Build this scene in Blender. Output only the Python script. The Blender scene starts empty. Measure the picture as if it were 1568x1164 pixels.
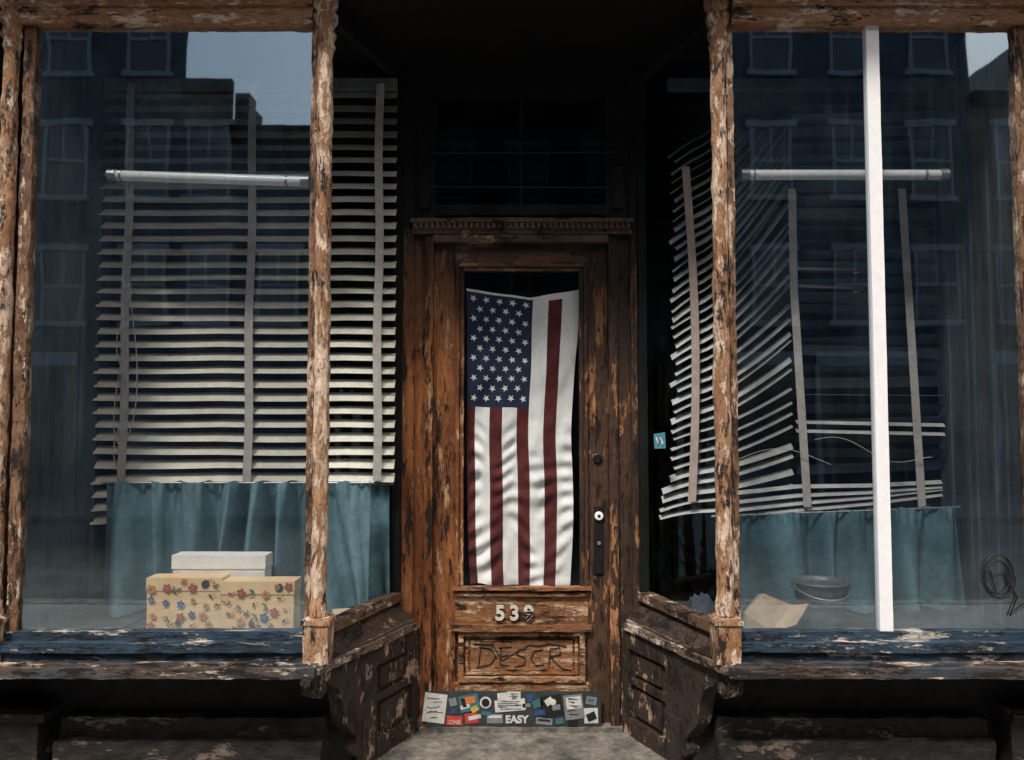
import bpy, math, random
from mathutils import Vector, Matrix, noise
random.seed(7)
S = bpy.context.scene
R = math.radians
XC = 0.0375   # centre line of the shop front (metres)

# ------------------------------------------------------------------ materials
def newmat(name):
    m = bpy.data.materials.new(name); m.use_nodes = True
    nt = m.node_tree
    for n in list(nt.nodes): nt.nodes.remove(n)
    out = nt.nodes.new('ShaderNodeOutputMaterial')
    return m, nt, out

def nd(nt, t, **kw):
    n = nt.nodes.new(t)
    for k, v in kw.items(): setattr(n, k, v)
    return n

def c4(c): return (c[0], c[1], c[2], 1.0)

def noise_n(nt, vec, scale, detail=6, rough=.6):
    n = nd(nt, 'ShaderNodeTexNoise')
    n.inputs['Scale'].default_value = scale
    n.inputs['Detail'].default_value = detail
    n.inputs['Roughness'].default_value = rough
    nt.links.new(vec, n.inputs['Vector'])
    return n.outputs[0]

def ramp(nt, fac, a, b, va=0.0, vb=1.0):
    r = nd(nt, 'ShaderNodeMapRange')
    r.inputs['From Min'].default_value = a; r.inputs['From Max'].default_value = b
    r.inputs['To Min'].default_value = va; r.inputs['To Max'].default_value = vb
    nt.links.new(fac, r.inputs['Value'])
    return r.outputs[0]

def mix(nt, fac, a, b, mode='MIX'):
    m = nd(nt, 'ShaderNodeMixRGB', blend_type=mode)
    for sock, v in ((m.inputs[0], fac), (m.inputs[1], a), (m.inputs[2], b)):
        if isinstance(v, (int, float)): sock.default_value = v
        elif isinstance(v, tuple): sock.default_value = c4(v)
        else: nt.links.new(v, sock)
    return m.outputs[0]

def mapping(nt, stretch, off=(0, 0, 0)):
    tc = nd(nt, 'ShaderNodeTexCoord')
    mp = nd(nt, 'ShaderNodeMapping')
    mp.inputs['Scale'].default_value = stretch
    mp.inputs['Location'].default_value = off
    nt.links.new(tc.outputs['Object'], mp.inputs['Vector'])
    return tc.outputs['Object'], mp.outputs[0]

def math_n(nt, op, a, b):
    m = nd(nt, 'ShaderNodeMath', operation=op)
    for s, v in ((m.inputs[0], a), (m.inputs[1], b)):
        if isinstance(v, (int, float)): s.default_value = v
        else: nt.links.new(v, s)
    return m.outputs[0]

def peel(name, wood, wood2, paint, dark, stretch=(1, 1, .25), pa=.5, da=.56, s1=9, off=(0, 0, 0), zshade=None, rough=.6, bump=.007, spk_hi=.62):
    m, nt, out = newmat(name)
    raw, v = mapping(nt, stretch, off)
    nA = noise_n(nt, v, s1, 9, .78)
    nB = noise_n(nt, v, s1 * 1.9, 8, .75)
    offm = nd(nt, 'ShaderNodeVectorMath', operation='ADD'); offm.inputs[1].default_value = (13, 7, 5)
    nt.links.new(v, offm.inputs[0])
    nC = noise_n(nt, offm.outputs[0], s1 * .45, 4, .6)
    nD = noise_n(nt, offm.outputs[0], s1 * 1.3, 9, .80)
    big = noise_n(nt, raw, 2.2, 3, .5)
    fine = noise_n(nt, v, 70, 6, .7)
    spk = noise_n(nt, raw, 60, 4, .65)
    A = ramp(nt, math_n(nt, 'ADD', nA, math_n(nt, 'MULTIPLY', math_n(nt, 'SUBTRACT', big, .5), .25)), pa, pa + .02)
    nDm = math_n(nt, 'SUBTRACT', nD, math_n(nt, 'MULTIPLY', math_n(nt, 'SUBTRACT', big, .5), .22))
    Bm = ramp(nt, nDm, da, da + .025)
    B2 = ramp(nt, nB, .60, .63)
    base = mix(nt, ramp(nt, nC, .4, .6), wood, wood2)
    c = mix(nt, A, base, paint)
    c = mix(nt, B2, c, tuple(x * .55 for x in wood))
    c = mix(nt, Bm, c, dark)
    c = mix(nt, ramp(nt, spk, spk_hi, spk_hi + .05, 0, .85), c, dark)
    c = mix(nt, 1.0, c, mix(nt, ramp(nt, fine, .3, .7), (.42, .39, .37), (1.15, 1.15, 1.15)), 'MULTIPLY')
    if zshade:  # recess shade painted in towards the top, along with unworn dark paint
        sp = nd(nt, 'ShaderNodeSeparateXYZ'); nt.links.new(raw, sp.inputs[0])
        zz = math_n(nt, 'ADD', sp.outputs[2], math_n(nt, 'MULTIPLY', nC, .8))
        f = ramp(nt, zz, zshade[0] + .4, zshade[1] + .4)
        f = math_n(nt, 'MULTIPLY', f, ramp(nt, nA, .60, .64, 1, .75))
        c = mix(nt, f, c, zshade[2])
    b = nd(nt, 'ShaderNodeBsdfPrincipled')
    nt.links.new(c, b.inputs['Base Color'])
    b.inputs['Specular IOR Level'].default_value = .35
    nt.links.new(ramp(nt, fine, .3, .7, rough - .15, rough + .25), b.inputs['Roughness'])
    h = math_n(nt, 'ADD', math_n(nt, 'MULTIPLY', A, .5), math_n(nt, 'MULTIPLY', fine, .9))
    h = math_n(nt, 'SUBTRACT', h, math_n(nt, 'MULTIPLY', Bm, .7))
    bp = nd(nt, 'ShaderNodeBump'); bp.inputs['Distance'].default_value = bump; bp.inputs['Strength'].default_value = .9
    nt.links.new(h, bp.inputs['Height']); nt.links.new(bp.outputs[0], b.inputs['Normal'])
    nt.links.new(b.outputs[0], out.inputs[0])
    return m

def plain(name, col, rough=.7, var=.35, scale=8, stretch=(1, 1, 1), bump=.002, metal=0.0, col2=None, spec=.4):
    m, nt, out = newmat(name)
    raw, v = mapping(nt, stretch)
    n1 = noise_n(nt, v, scale, 8, .65)
    n2 = noise_n(nt, v, scale * 7, 4, .6)
    dk = col2 if col2 else tuple(x * (1 - var) for x in col)
    c = mix(nt, ramp(nt, n1, .35, .65), dk, col)
    c = mix(nt, 1.0, c, mix(nt, ramp(nt, n2, .3, .7), (1 - var * .6,) * 3, (1.05,) * 3), 'MULTIPLY')
    b = nd(nt, 'ShaderNodeBsdfPrincipled')
    nt.links.new(c, b.inputs['Base Color'])
    b.inputs['Metallic'].default_value = metal
    b.inputs['Specular IOR Level'].default_value = spec
    nt.links.new(ramp(nt, n1, .3, .7, min(1, rough + .12), max(.05, rough - .12)), b.inputs['Roughness'])
    bp = nd(nt, 'ShaderNodeBump'); bp.inputs['Distance'].default_value = bump; bp.inputs['Strength'].default_value = .7
    nt.links.new(n2, bp.inputs['Height']); nt.links.new(bp.outputs[0], b.inputs['Normal'])
    nt.links.new(b.outputs[0], out.inputs[0])
    return m

def glass_mat(name, base=.33, tint=(.78, .94, 1.0), dust=.012, body=(.95, .98, 1.0), graze=.6):
    m, nt, out = newmat(name)
    raw, v = mapping(nt, (1, 1, .5))
    n1 = noise_n(nt, v, 1.6, 3, .5)
    gl = nd(nt, 'ShaderNodeBsdfGlossy'); gl.inputs['Color'].default_value = c4(tint); gl.inputs['Roughness'].default_value = .018
    bp = nd(nt, 'ShaderNodeBump'); bp.inputs['Distance'].default_value = .008; bp.inputs['Strength'].default_value = .2
    nt.links.new(n1, bp.inputs['Height']); nt.links.new(bp.outputs[0], gl.inputs['Normal'])
    tr = nd(nt, 'ShaderNodeBsdfTransparent'); tr.inputs['Color'].default_value = c4(body)
    fr = nd(nt, 'ShaderNodeLayerWeight'); fr.inputs['Blend'].default_value = .5
    p5 = math_n(nt, 'POWER', fr.outputs['Facing'], 5.0)
    f = math_n(nt, 'ADD', math_n(nt, 'MULTIPLY', p5, graze), base)
    mx = nd(nt, 'ShaderNodeMixShader')
    nt.links.new(f, mx.inputs[0]); nt.links.new(tr.outputs[0], mx.inputs[1]); nt.links.new(gl.outputs[0], mx.inputs[2])
    df = nd(nt, 'ShaderNodeBsdfDiffuse'); df.inputs['Color'].default_value = (.35, .5, .6, 1)
    d1 = noise_n(nt, raw, 3, 8, .75)
    d2 = noise_n(nt, v, 60, 6, .7)
    stv = nd(nt, 'ShaderNodeMapping'); stv.inputs['Scale'].default_value = (1, 1, .07); nt.links.new(raw, stv.inputs['Vector'])
    d3 = noise_n(nt, stv.outputs[0], 22, 6, .7)
    dm = math_n(nt, 'ADD', ramp(nt, d1, .45, .8, 0, dust * 2), ramp(nt, d2, .68, .76, 0, dust * 6))
    dm = math_n(nt, 'ADD', dm, ramp(nt, d3, .55, .75, 0, dust * 1.5))
    mx2 = nd(nt, 'ShaderNodeMixShader')
    nt.links.new(dm, mx2.inputs[0]); nt.links.new(mx.outputs[0], mx2.inputs[1]); nt.links.new(df.outputs[0], mx2.inputs[2])
    nt.links.new(mx2.outputs[0], out.inputs[0])
    return m

DARK = (.018, .013, .011)
M_post = peel('weathered_post_paint', (.38, .19, .095), (.52, .30, .17), (.78, .60, .46), (.028, .019, .015), (1.6, 1.6, .5), .50, .555, 14, spk_hi=.63)
M_stile = peel('weathered_stile_paint', (.17, .085, .048), (.26, .145, .085), (.66, .50, .37), (.025, .018, .015), (1.6, 1.6, .45), .53, .54, 13, spk_hi=.62)
M_head = peel('weathered_header_paint', (.38, .18, .095), (.46, .25, .14), (.74, .56, .42), (.03, .02, .016), (.45, 1, 1.6), .54, .56, 13, spk_hi=.64)
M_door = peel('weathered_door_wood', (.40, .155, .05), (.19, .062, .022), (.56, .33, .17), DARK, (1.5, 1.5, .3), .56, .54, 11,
              zshade=(1.75, 2.45, (.022, .014, .011)), spk_hi=.64)
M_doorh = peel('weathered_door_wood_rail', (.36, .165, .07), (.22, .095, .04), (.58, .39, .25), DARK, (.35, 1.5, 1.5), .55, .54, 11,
               zshade=(1.9, 2.5, (.022, .015, .012)), spk_hi=.64)
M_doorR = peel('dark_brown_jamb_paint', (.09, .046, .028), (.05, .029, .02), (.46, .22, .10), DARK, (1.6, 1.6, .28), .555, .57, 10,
               zshade=(1.6, 2.4, (.02, .014, .012)))
M_blue = peel('peeling_blue_sill_paint', (.028, .068, .115), (.016, .036, .062), (.55, .52, .48), (.012, .013, .016), (.35, 1.4, 1.8), .555, .545, 14)
M_lip = peel('peeling_lip_paint', (.11, .07, .05), (.05, .065, .08), (.66, .54, .44), DARK, (.35, 1.4, 1.8), .54, .54, 13)
M_sidesill = peel('peeling_side_sill_rail', (.20, .115, .07), (.12, .075, .05), (.62, .50, .39), DARK, (.6, .6, 1.4), .54, .56, 10)
M_sideslope = peel('shaded_side_sill_slope', (.085, .055, .04), (.05, .036, .03), (.42, .32, .25), DARK, (.6, .6, 1.4), .575, .55, 10)  # dark board colour stands for the shadow between rail and lip
M_sidelip = peel('peeling_side_sill_lip', (.22, .15, .11), (.13, .10, .08), (.68, .58, .48), DARK, (.6, .6, 1.6), .52, .57, 12)
M_base = peel('base_panel_paint', (.055, .035, .025), (.035, .026, .022), (.52, .38, .28), DARK, (1.2, 1.2, .6), .555, .56, 9)
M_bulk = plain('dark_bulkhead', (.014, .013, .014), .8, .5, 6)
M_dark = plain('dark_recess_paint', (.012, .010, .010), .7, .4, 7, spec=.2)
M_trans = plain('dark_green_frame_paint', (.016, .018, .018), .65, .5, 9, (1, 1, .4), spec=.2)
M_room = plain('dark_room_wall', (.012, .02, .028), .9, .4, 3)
M_return = plain('bay_return_panelling', (.12, .15, .175), .8, .6, 6, (1, 1, .2))
M_shelf = plain('window_shelf_board', (.035, .04, .045), .8, .5, 7)
M_stone = plain('worn_step_stone', (.25, .23, .20), .85, .75, 6, bump=.010, col2=(.055, .05, .045))
M_ledge = peel('shaded_ledge_stone', (.016, .014, .013), (.022, .019, .017), (.17, .13, .11), DARK, (.35, 1, 1), .58, .56, 9)  # pale stone coloured near black, its shadow put into the colour
M_white = plain('white_mullion_paint', (.84, .85, .87), .5, .06, 5, bump=.0005)
M_glass = glass_mat('shop_window_glass')
M_sglass = glass_mat('side_window_glass', .035, (.4, .6, .75), .008, graze=.12)
M_dglass = glass_mat('door_glass', .03, (.7, .8, .9), .006)
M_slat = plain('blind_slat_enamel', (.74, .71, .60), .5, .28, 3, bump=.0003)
M_slatd = plain('shaded_blind_slat', (.08, .115, .15), .6, .4, 3, bump=.0003)  # darker slat colour carries the shade of the turned slats
M_slatw = plain('fallen_blind_slat', (.52, .52, .50), .5, .4, 3, bump=.0003)
M_tape = plain('blind_tape_cloth', (.58, .54, .50), .9, .25, 20)
M_tape2 = plain('blind_tape_cloth_stained', (.48, .37, .32), .9, .25, 20)
M_curt = plain('teal_curtain_cloth', (.16, .29, .34), .85, .35, 5)
M_curt2 = plain('teal_curtain_cloth_faded', (.12, .24, .29), .85, .45, 5)
M_tube = plain('fluorescent_tube_glass', (.90, .92, .94), .25, .05, 6, bump=.0002)
M_metal = plain('dull_metal', (.45, .47, .48), .4, .3, 12, metal=.7)
M_gmetal = plain('galvanised_bucket', (.18, .22, .25), .45, .5, 14, metal=.4)
M_black = plain('black_plate', (.012, .012, .013), .4, .3, 20)
M_kick = plain('kick_plate_grey', (.045, .055, .062), .5, .5, 14, col2=(.025, .03, .034))
M_ink = plain('black_marker', (.012, .011, .011), .5, .2, 20)
M_paper = plain('white_paper', (.90, .90, .89), .8, .08, 10)
M_card = plain('cardboard', (.48, .36, .25), .85, .25, 10)

# ------------------------------------------------------------------ mesh tools
def empty(name):
    e = bpy.data.objects.new(name, None); S.collection.objects.link(e); return e

def mk(name, v, f, mat, parent=None, smooth=False, mats=None, fm=None):
    me = bpy.data.meshes.new(name); me.from_pydata(v, [], f); me.update()
    for m in (mats or [mat]): me.materials.append(m)
    if fm:
        for p, i in zip(me.polygons, fm): p.material_index = i
    if smooth:
        for p in me.polygons: p.use_smooth = True
    o = bpy.data.objects.new(name, me); S.collection.objects.link(o)
    if parent: o.parent = parent
    return o

def chip(p, amp, sc=22.0):
    n = noise.noise_vector(p * sc) * amp
    n += noise.noise_vector(p * sc * .3) * amp * .8
    return p + n

class B:
    def __init__(s): s.v = []; s.f = []
    def box(s, x0, x1, y0, y1, z0, z1, step=None, amp=0.0, M=None):
        lo = (min(x0, x1), min(y0, y1), min(z0, z1)); hi = (max(x0, x1), max(y0, y1), max(z0, z1))
        n = [1, 1, 1]
        if step: n = [max(1, int(math.ceil((hi[i] - lo[i]) / step))) for i in range(3)]
        idx = {}
        def V(i, j, k):
            key = (i, j, k)
            if key not in idx:
                p = Vector((lo[0] + (hi[0] - lo[0]) * i / n[0], lo[1] + (hi[1] - lo[1]) * j / n[1], lo[2] + (hi[2] - lo[2]) * k / n[2]))
                if M: p = M @ p
                if amp: p = chip(p, amp)
                idx[key] = len(s.v); s.v.append(tuple(p))
            return idx[key]
        nx, ny, nz = n
        for i in range(nx):
            for k in range(nz):
                s.f.append((V(i, 0, k), V(i + 1, 0, k), V(i + 1, 0, k + 1), V(i, 0, k + 1)))
                s.f.append((V(i, ny, k), V(i, ny, k + 1), V(i + 1, ny, k + 1), V(i + 1, ny, k)))
        for j in range(ny):
            for k in range(nz):
                s.f.append((V(0, j, k), V(0, j, k + 1), V(0, j + 1, k + 1), V(0, j + 1, k)))
                s.f.append((V(nx, j, k), V(nx, j + 1, k), V(nx, j + 1, k + 1), V(nx, j, k + 1)))
        for i in range(nx):
            for j in range(ny):
                s.f.append((V(i, j, 0), V(i, j + 1, 0), V(i + 1, j + 1, 0), V(i + 1, j, 0)))
                s.f.append((V(i, j, nz), V(i + 1, j, nz), V(i + 1, j + 1, nz), V(i, j + 1, nz)))
        return s
    def prism(s, poly, z0, z1):
        b = len(s.v); n = len(poly)
        for z in (z0, z1):
            for p in poly: s.v.append((p[0], p[1], z))
        s.f.append(tuple(range(b, b + n))[::-1]); s.f.append(tuple(range(b + n, b + 2 * n)))
        for i in range(n):
            j = (i + 1) % n
            s.f.append((b + i, b + j, b + n + j, b + n + i))
        return s
    def lathe(s, prof, cx, cy, seg=20, amp=0.0, sub=.012):
        rings = []
        pts = []
        for (r0, z0), (r1, z1) in zip(prof[:-1], prof[1:]):
            k = max(1, int(abs(z1 - z0) / sub))
            for i in range(k): pts.append((r0 + (r1 - r0) * i / k, z0 + (z1 - z0) * i / k))
        pts.append(prof[-1])
        for r, z in pts:
            ring = []
            for a in range(seg):
                t = 2 * math.pi * a / seg
                p = Vector((cx + r * math.cos(t), cy + r * math.sin(t), z))
                if amp: p = chip(p, amp, 18)
                ring.append(len(s.v)); s.v.append(tuple(p))
            rings.append(ring)
        for a, b in zip(rings[:-1], rings[1:]):
            for i in range(seg):
                j = (i + 1) % seg
                s.f.append((a[i], a[j], b[j], b[i]))
        s.f.append(tuple(rings[0])[::-1]); s.f.append(tuple(rings[-1]))
        return s
    def done(s, name, mat, parent=None, smooth=False, normals=False):
        o = mk(name, s.v, s.f, mat, parent, smooth)
        if normals:
            import bmesh
            bm = bmesh.new(); bm.from_mesh(o.data); bmesh.ops.recalc_face_normals(bm, faces=bm.faces); bm.to_mesh(o.data); bm.free()
        return o

def stroke(name, pts, r, mat, parent=None):
    cu = bpy.data.curves.new(name, 'CURVE'); cu.dimensions = '3D'; cu.bevel_depth = r; cu.bevel_resolution = 1
    for line in pts:
        sp = cu.splines.new('POLY'); sp.points.add(len(line) - 1)
        for i, p in enumerate(line): sp.points[i].co = (p[0], p[1], p[2], 1)
    cu.materials.append(mat)
    o = bpy.data.objects.new(name, cu); S.collection.objects.link(o)
    if parent: o.parent = parent
    return o

def text_mesh(name, body, size, loc, mat, parent=None, rotz=0, depth=.001, shear=0, tilt=0, bold=0):
    cu = bpy.data.curves.new(name + '_c', 'FONT'); cu.body = body; cu.size = size; cu.extrude = depth; cu.shear = shear; cu.offset = bold
    t = bpy.data.objects.new(name + '_t', cu); S.collection.objects.link(t)
    bpy.context.view_layer.update()
    me = bpy.data.meshes.new_from_object(t.evaluated_get(bpy.context.evaluated_depsgraph_get()))
    bpy.data.objects.remove(t)
    me.name = name; me.materials.clear(); me.materials.append(mat)
    o = bpy.data.objects.new(name, me); S.collection.objects.link(o)
    o.rotation_euler = (R(90), tilt, rotz); o.location = loc
    if parent: o.parent = parent
    return o

# ------------------------------------------------------------------ shop front
shop = empty('storefront_building')
XL0, XL1 = -1.88, -.79      # left window glass
XR0, XR1 = .87, 1.98        # right window glass
ZB, ZT = .805, 3.166
COLP = [(.034, .86), (.036, .9), (.030, .94), (.031, 1.8), (.029, 3.05), (.036, 3.075), (.030, 3.095), (.041, 3.12), (.033, 3.15),
        (.046, 3.175), (.047, 3.20), (.035, 3.215), (.050, 3.24), (.050, 3.279)]
b = B()
for cx in (-.735, .81, -1.972, 2.075):
    b.lathe(COLP, cx, -.01, 24, .005, .010)
b.done('turned_posts', M_post, shop, True)
b = B(); s_ = B()
for cx in (-.735, .81, -1.972, 2.075):
    b.box(cx - .046, cx + .046, -.06, .04, .695, .862, .015, .0025)
    b.box(cx - .053, cx + .053, -.066, .04, .84, .858, .015, .002)
for x0, x1 in ((-.79, -.766), (.844, .87), (-1.925, -1.88), (1.98, 2.03)):
    s_.box(x0, x1, -.008, .035, ZB, 3.28, .012, .004)
b.done('post_blocks', M_post, shop)
s_.done('window_stiles', M_stile, shop)
# headers
b = B()
b.box(-1.93, -.785, -.03, .05, ZT, 3.255, .016, .004)
b.box(.865, 2.035, -.03, .05, ZT, 3.255, .016, .004)
b.box(-1.93, -.785, -.045, -.03, 3.232, 3.262, .016, .002)
b.box(.865, 2.035, -.045, -.03, 3.232, 3.262, .016, .002)
b.done('window_headers', M_head, shop)
# ceiling slab and fascia above
b = B()
b.box(-2.3, 2.38, -.07, 3.6, 3.28, 3.55)
b.box(-2.3, 2.38, -.14, -.07, 3.36, 3.55)
b.box(-2.3, 2.38, -.30, -.14, 3.47, 3.60)
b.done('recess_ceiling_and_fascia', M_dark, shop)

# front sills
b = B(); l = B()
for x0, x1 in ((-2.3, -.76), (.835, 2.38)):
    b.box(x0, x1, -.012, .04, .772, ZB, .016, .0025)
    b.box(x0, x1, -.045, .03, .735, .772, .016, .0035)
    b.box(x0, x1, -.028, .03, .700, .735, .016, .003)
    l.box(x0, x1 + .03, -.088, .03, .652, .690, .014, .0035) if x0 < 0 else l.box(x0 - .03, x1, -.088, .03, .652, .690, .014, .0035)
    l.box(x0, x1, -.062, .03, .690, .700, .016, .002)
b.done('front_sill_boards', M_blue, shop)
l.done('front_sill_lip', M_lip, shop)

# angled side windows, mirrored
def side_frame(sg):
    A = Vector((XC + sg * .7725, 0.0, 0)); Bk = Vector((XC + sg * .5575, .62, 0))
    u = (Bk - A); L = u.length; u.normalize()
    n = Vector((-sg * abs(u.y), -abs(u.x), 0))  # toward recess/street
    M = Matrix(((u.x, n.x, 0, A.x), (u.y, n.y, 0, A.y), (0, 0, 1, 0), (0, 0, 0, 1)))
    return M, L
sf = B(); ss = B(); sp_ = B(); sl = B(); sg_ = B()
for sg in (-1, 1):
    M, L = side_frame(sg)
    sf.box(L - .035, L, -.02, .02, .82, 3.28, .02, .0015, M)
    sf.box(.03, L - .035, -.02, .02, 3.2, 3.28, .02, .0015, M)
    ss.box(.03, L + .02, -.03, .026, .785, .825, .016, .0025, M)
    P0 = M @ Vector((.03, .0, 0)); P1 = M @ Vector((L + .03, .0, 0))
    Q0 = Vector((XC + sg * .752, -.075, 0)); Q1 = Vector((XC + sg * .468, .575, 0))
    nu, nv = 44, 10
    def addgrid(bb, f, nu, nv):
        base = len(bb.v)
        for i in range(nu + 1):
            for j in range(nv + 1):
                bb.v.append(tuple(chip(f(i / nu, j / nv), .0025)))
        for i in range(nu):
            for j in range(nv):
                a = base + i * (nv + 1) + j
                bb.f.append((a, a + 1, a + nv + 2, a + nv + 1))
    def top(s, t):
        a = P0.lerp(P1, s); c = Q0.lerp(Q1, s); p = a.lerp(c, t * .86)
        return Vector((p.x, p.y, .785 - .085 * t ** .8))
    addgrid(sp_, top, nu, nv)
    d = (Q1 - Q0); LL = d.length; d.normalize(); nn = Vector((-sg * abs(d.y), -abs(d.x), 0))
    ML = Matrix(((d.x, nn.x, 0, Q0.x), (d.y, nn.y, 0, Q0.y), (0, 0, 1, 0), (0, 0, 0, 1)))
    sl.box(0, LL, -.05, .0, .662, .693, .014, .003, ML)
    sl.box(.0, LL, -.05, -.014, .693, .706, .014, .003, ML)
    sl.box(0, LL + .03, -.2, -.03, .668, .69, None, 0, ML)
    g = [M @ Vector((.03, 0, .82)), M @ Vector((L - .03, 0, .82)), M @ Vector((L - .03, 0, 3.2)), M @ Vector((.03, 0, 3.2))]
    base = len(sg_.v); sg_.v += [tuple(p) for p in g]; sg_.f.append((base, base + 1, base + 2, base + 3))
sf.done('side_window_frames', M_trans, shop)
ss.done('side_window_sills', M_sidesill, shop, normals=True)
sp_.done('side_sill_slopes', M_sideslope, shop, normals=True)
sl.done('side_sill_lips', M_sidelip, shop, normals=True)
sg_.done('side_window_glass', M_sglass, shop)

# big front panes
mk('front_window_glass', [(XL0, .01, ZB), (XL1, .01, ZB), (XL1, .01, ZT), (XL0, .01, ZT),
                          (XR0, .01, ZB), (1.413, .01, ZB), (1.413, .01, ZT), (XR0, .01, ZT),
                          (1.437, .012, ZB), (XR1, .012, ZB), (XR1, .012, ZT), (1.437, .012, ZT)],
   [(0, 1, 2, 3), (4, 5, 6, 7), (8, 9, 10, 11)], M_glass, shop)
B().box(1.400, 1.450, -.006, .03, ZB, ZT, .05, .0008).done('window_mullion', M_white, shop)

# bay floors, returns, room
b = B()
for sg, xo in ((-1, -2.3), (1, 2.38)):
    b.prism([(xo, .03), (XC + sg * .76, .03), (XC + sg * .545, .66), (xo, .66)], .66, .771)
b.done('window_shelf', M_shelf, shop, normals=True)
b = B()
b.box(-1.95, -1.89, .035, .75, .78, 3.28); b.box(1.99, 2.05, .035, .75, .78, 3.28)
for y in (.12, .2, .33, .38, .52):
    b.box(-1.89, -1.878, y, y + .03, .78, 3.28); b.box(1.978, 1.99, y, y + .03, .78, 3.28)
b.done('bay_return_walls', M_return, shop)
b = B()
b.box(-2.3, -2.22, .7, 3.6, 0, 3.28); b.box(2.3, 2.38, .7, 3.6, 0, 3.28); b.box(-2.3, 2.38, 3.5, 3.6, 0, 3.28)
b.box(-2.3, 2.38, .66, 3.5, .1, .18)
b.box(-2.3, -1.89, .64, .75, 0, 3.28); b.box(1.99, 2.38, .64, .75, 0, 3.28)
b.box(-2.3, -.52, .60, .66, 0, .66); b.box(.6, 2.38, .60, .66, 0, .66)
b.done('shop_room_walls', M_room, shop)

# bulkhead below bays + ledge
b = B()
for sg, xo in ((-1, -2.3), (1, 2.38)):
    b.prism([(xo, .20), (XC + sg * .69, .20), (XC + sg * .66, .26), (XC + sg * .475, .66), (xo, .66)], 0, .66)
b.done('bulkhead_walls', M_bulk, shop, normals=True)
b = B()
for x0, x1 in ((-1.78, -.74), (.81, 1.88)):
    b.box(x0, x1, .14, .20, 0, .43, .016, .007)
    b.box(x0, x1 , .09, .14, 0, .355, .016, .008)
for x0, x1 in ((-2.3, -1.84), (1.94, 2.38)):
    b.box(x0, x1, .08, .20, 0, .48, .02, .006); b.box(x0, x1 + .03, .06, .20, .44, .47, .02, .004)
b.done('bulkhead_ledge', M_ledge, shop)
# angled base panels
bp_ = B()
for sg in (-1, 1):
    A = Vector((XC + sg * .66, .26, 0)); C = Vector((XC + sg * .475, .66, 0))
    u = (C - A); L = u.length; u.normalize(); n = Vector((-sg * abs(u.y), -abs(u.x), 0))
    M = Matrix(((u.x, n.x, 0, A.x), (u.y, n.y, 0, A.y), (0, 0, 1, 0), (0, 0, 0, 1)))
    bp_.box(0, L, -.01, .012, .0, .66, .02, .002, M)
    bp_.box(0, .07, .012, .03, .2, .655, .016, .0025, M)
    bp_.box(L - .09, L - .0, .012, .03, .2, .655, .016, .0025, M)
    bp_.box(.07, L - .09, .012, .03, .58, .655, .016, .0025, M)
    bp_.box(.07, L - .09, .012, .034, .2, .275, .016, .0025, M)
    bp_.box(.07, L - .09, .012, .028, .43, .46, .016, .0025, M)
    bp_.box(.11, L - .13, .012, .024, .48, .56, .016, .0015, M)
    bp_.box(.11, L - .13, .012, .024, .30, .41, .016, .0015, M)
    bp_.box(-.04, .045, -.05, .045, 0, .40, .016, .003, M)
bp_.done('angled_base_panels', M_base, shop, normals=True)
# scroll brackets
br = B()
for sg in (-1, 1):
    base = Vector((XC + sg * .66, .26, 0)); tip = Vector((XC + sg * .80, -.03, 0))
    d = tip - base; d.normalize(); w = Vector((-d.y, d.x, 0)) * .034
    prof = [(0, .655), (.315, .655), (.33, .64), (.335, .615)]
    for k in range(9):
        a = R(20 - k * 32); prof.append((.295 + .036 * math.cos(a), .595 + .036 * math.sin(a)))
    for k in range(12):
        t = k / 11; prof.append((.235 - .17 * t - .02 * math.sin(t * math.pi * 2), .585 - .06 * math.sin(t * math.pi) ** 2 - .26 * t ** 1.7))
    for k in range(7):
        a = R(60 - k * 40); prof.append((.055 + .025 * math.cos(a), .285 + .03 * math.sin(a)))
    prof.append((0, .25))
    b0 = len(br.v); n = len(prof)
    for q_ in (-1, 1):
        for (q, z) in prof:
            br.v.append(tuple(base + d * q + w * q_ + Vector((0, 0, z))))
    br.f.append(tuple(range(b0, b0 + n))); br.f.append(tuple(range(b0 + n, b0 + 2 * n))[::-1])
    for i in range(n):
        j = (i + 1) % n; br.f.append((b0 + i, b0 + j, b0 + n + j, b0 + n + i))
    for q_ in (-1, 1):
        c = base + d * .295 + w * q_ * 1.15 + Vector((0, 0, .595)); bb = len(br.v); k = 12
        for q, rr in ((0, .026), (1, .012)):
            for i in range(k):
                a = 2 * math.pi * i / k
                br.v.append(tuple(c + d * rr * math.cos(a) + Vector((0, 0, rr * math.sin(a))) + w * q_ * .25 * q))
        for i in range(k):
            j = (i + 1) % k; br.f.append((bb + i, bb + j, bb + k + j, bb + k + i))
        br.f.append(tuple(range(bb + k, bb + 2 * k)))
br.done('scroll_brackets', M_base, shop, normals=True)

# step
b = B(); b.box(-.66, .74, .30, .70, .0, .20, .02, .006); b.done('door_step', M_stone, shop)
B().box(-.42, .50, .59, .70, .198, .222, .02, .003).done('door_threshold', M_stone, shop)

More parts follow.
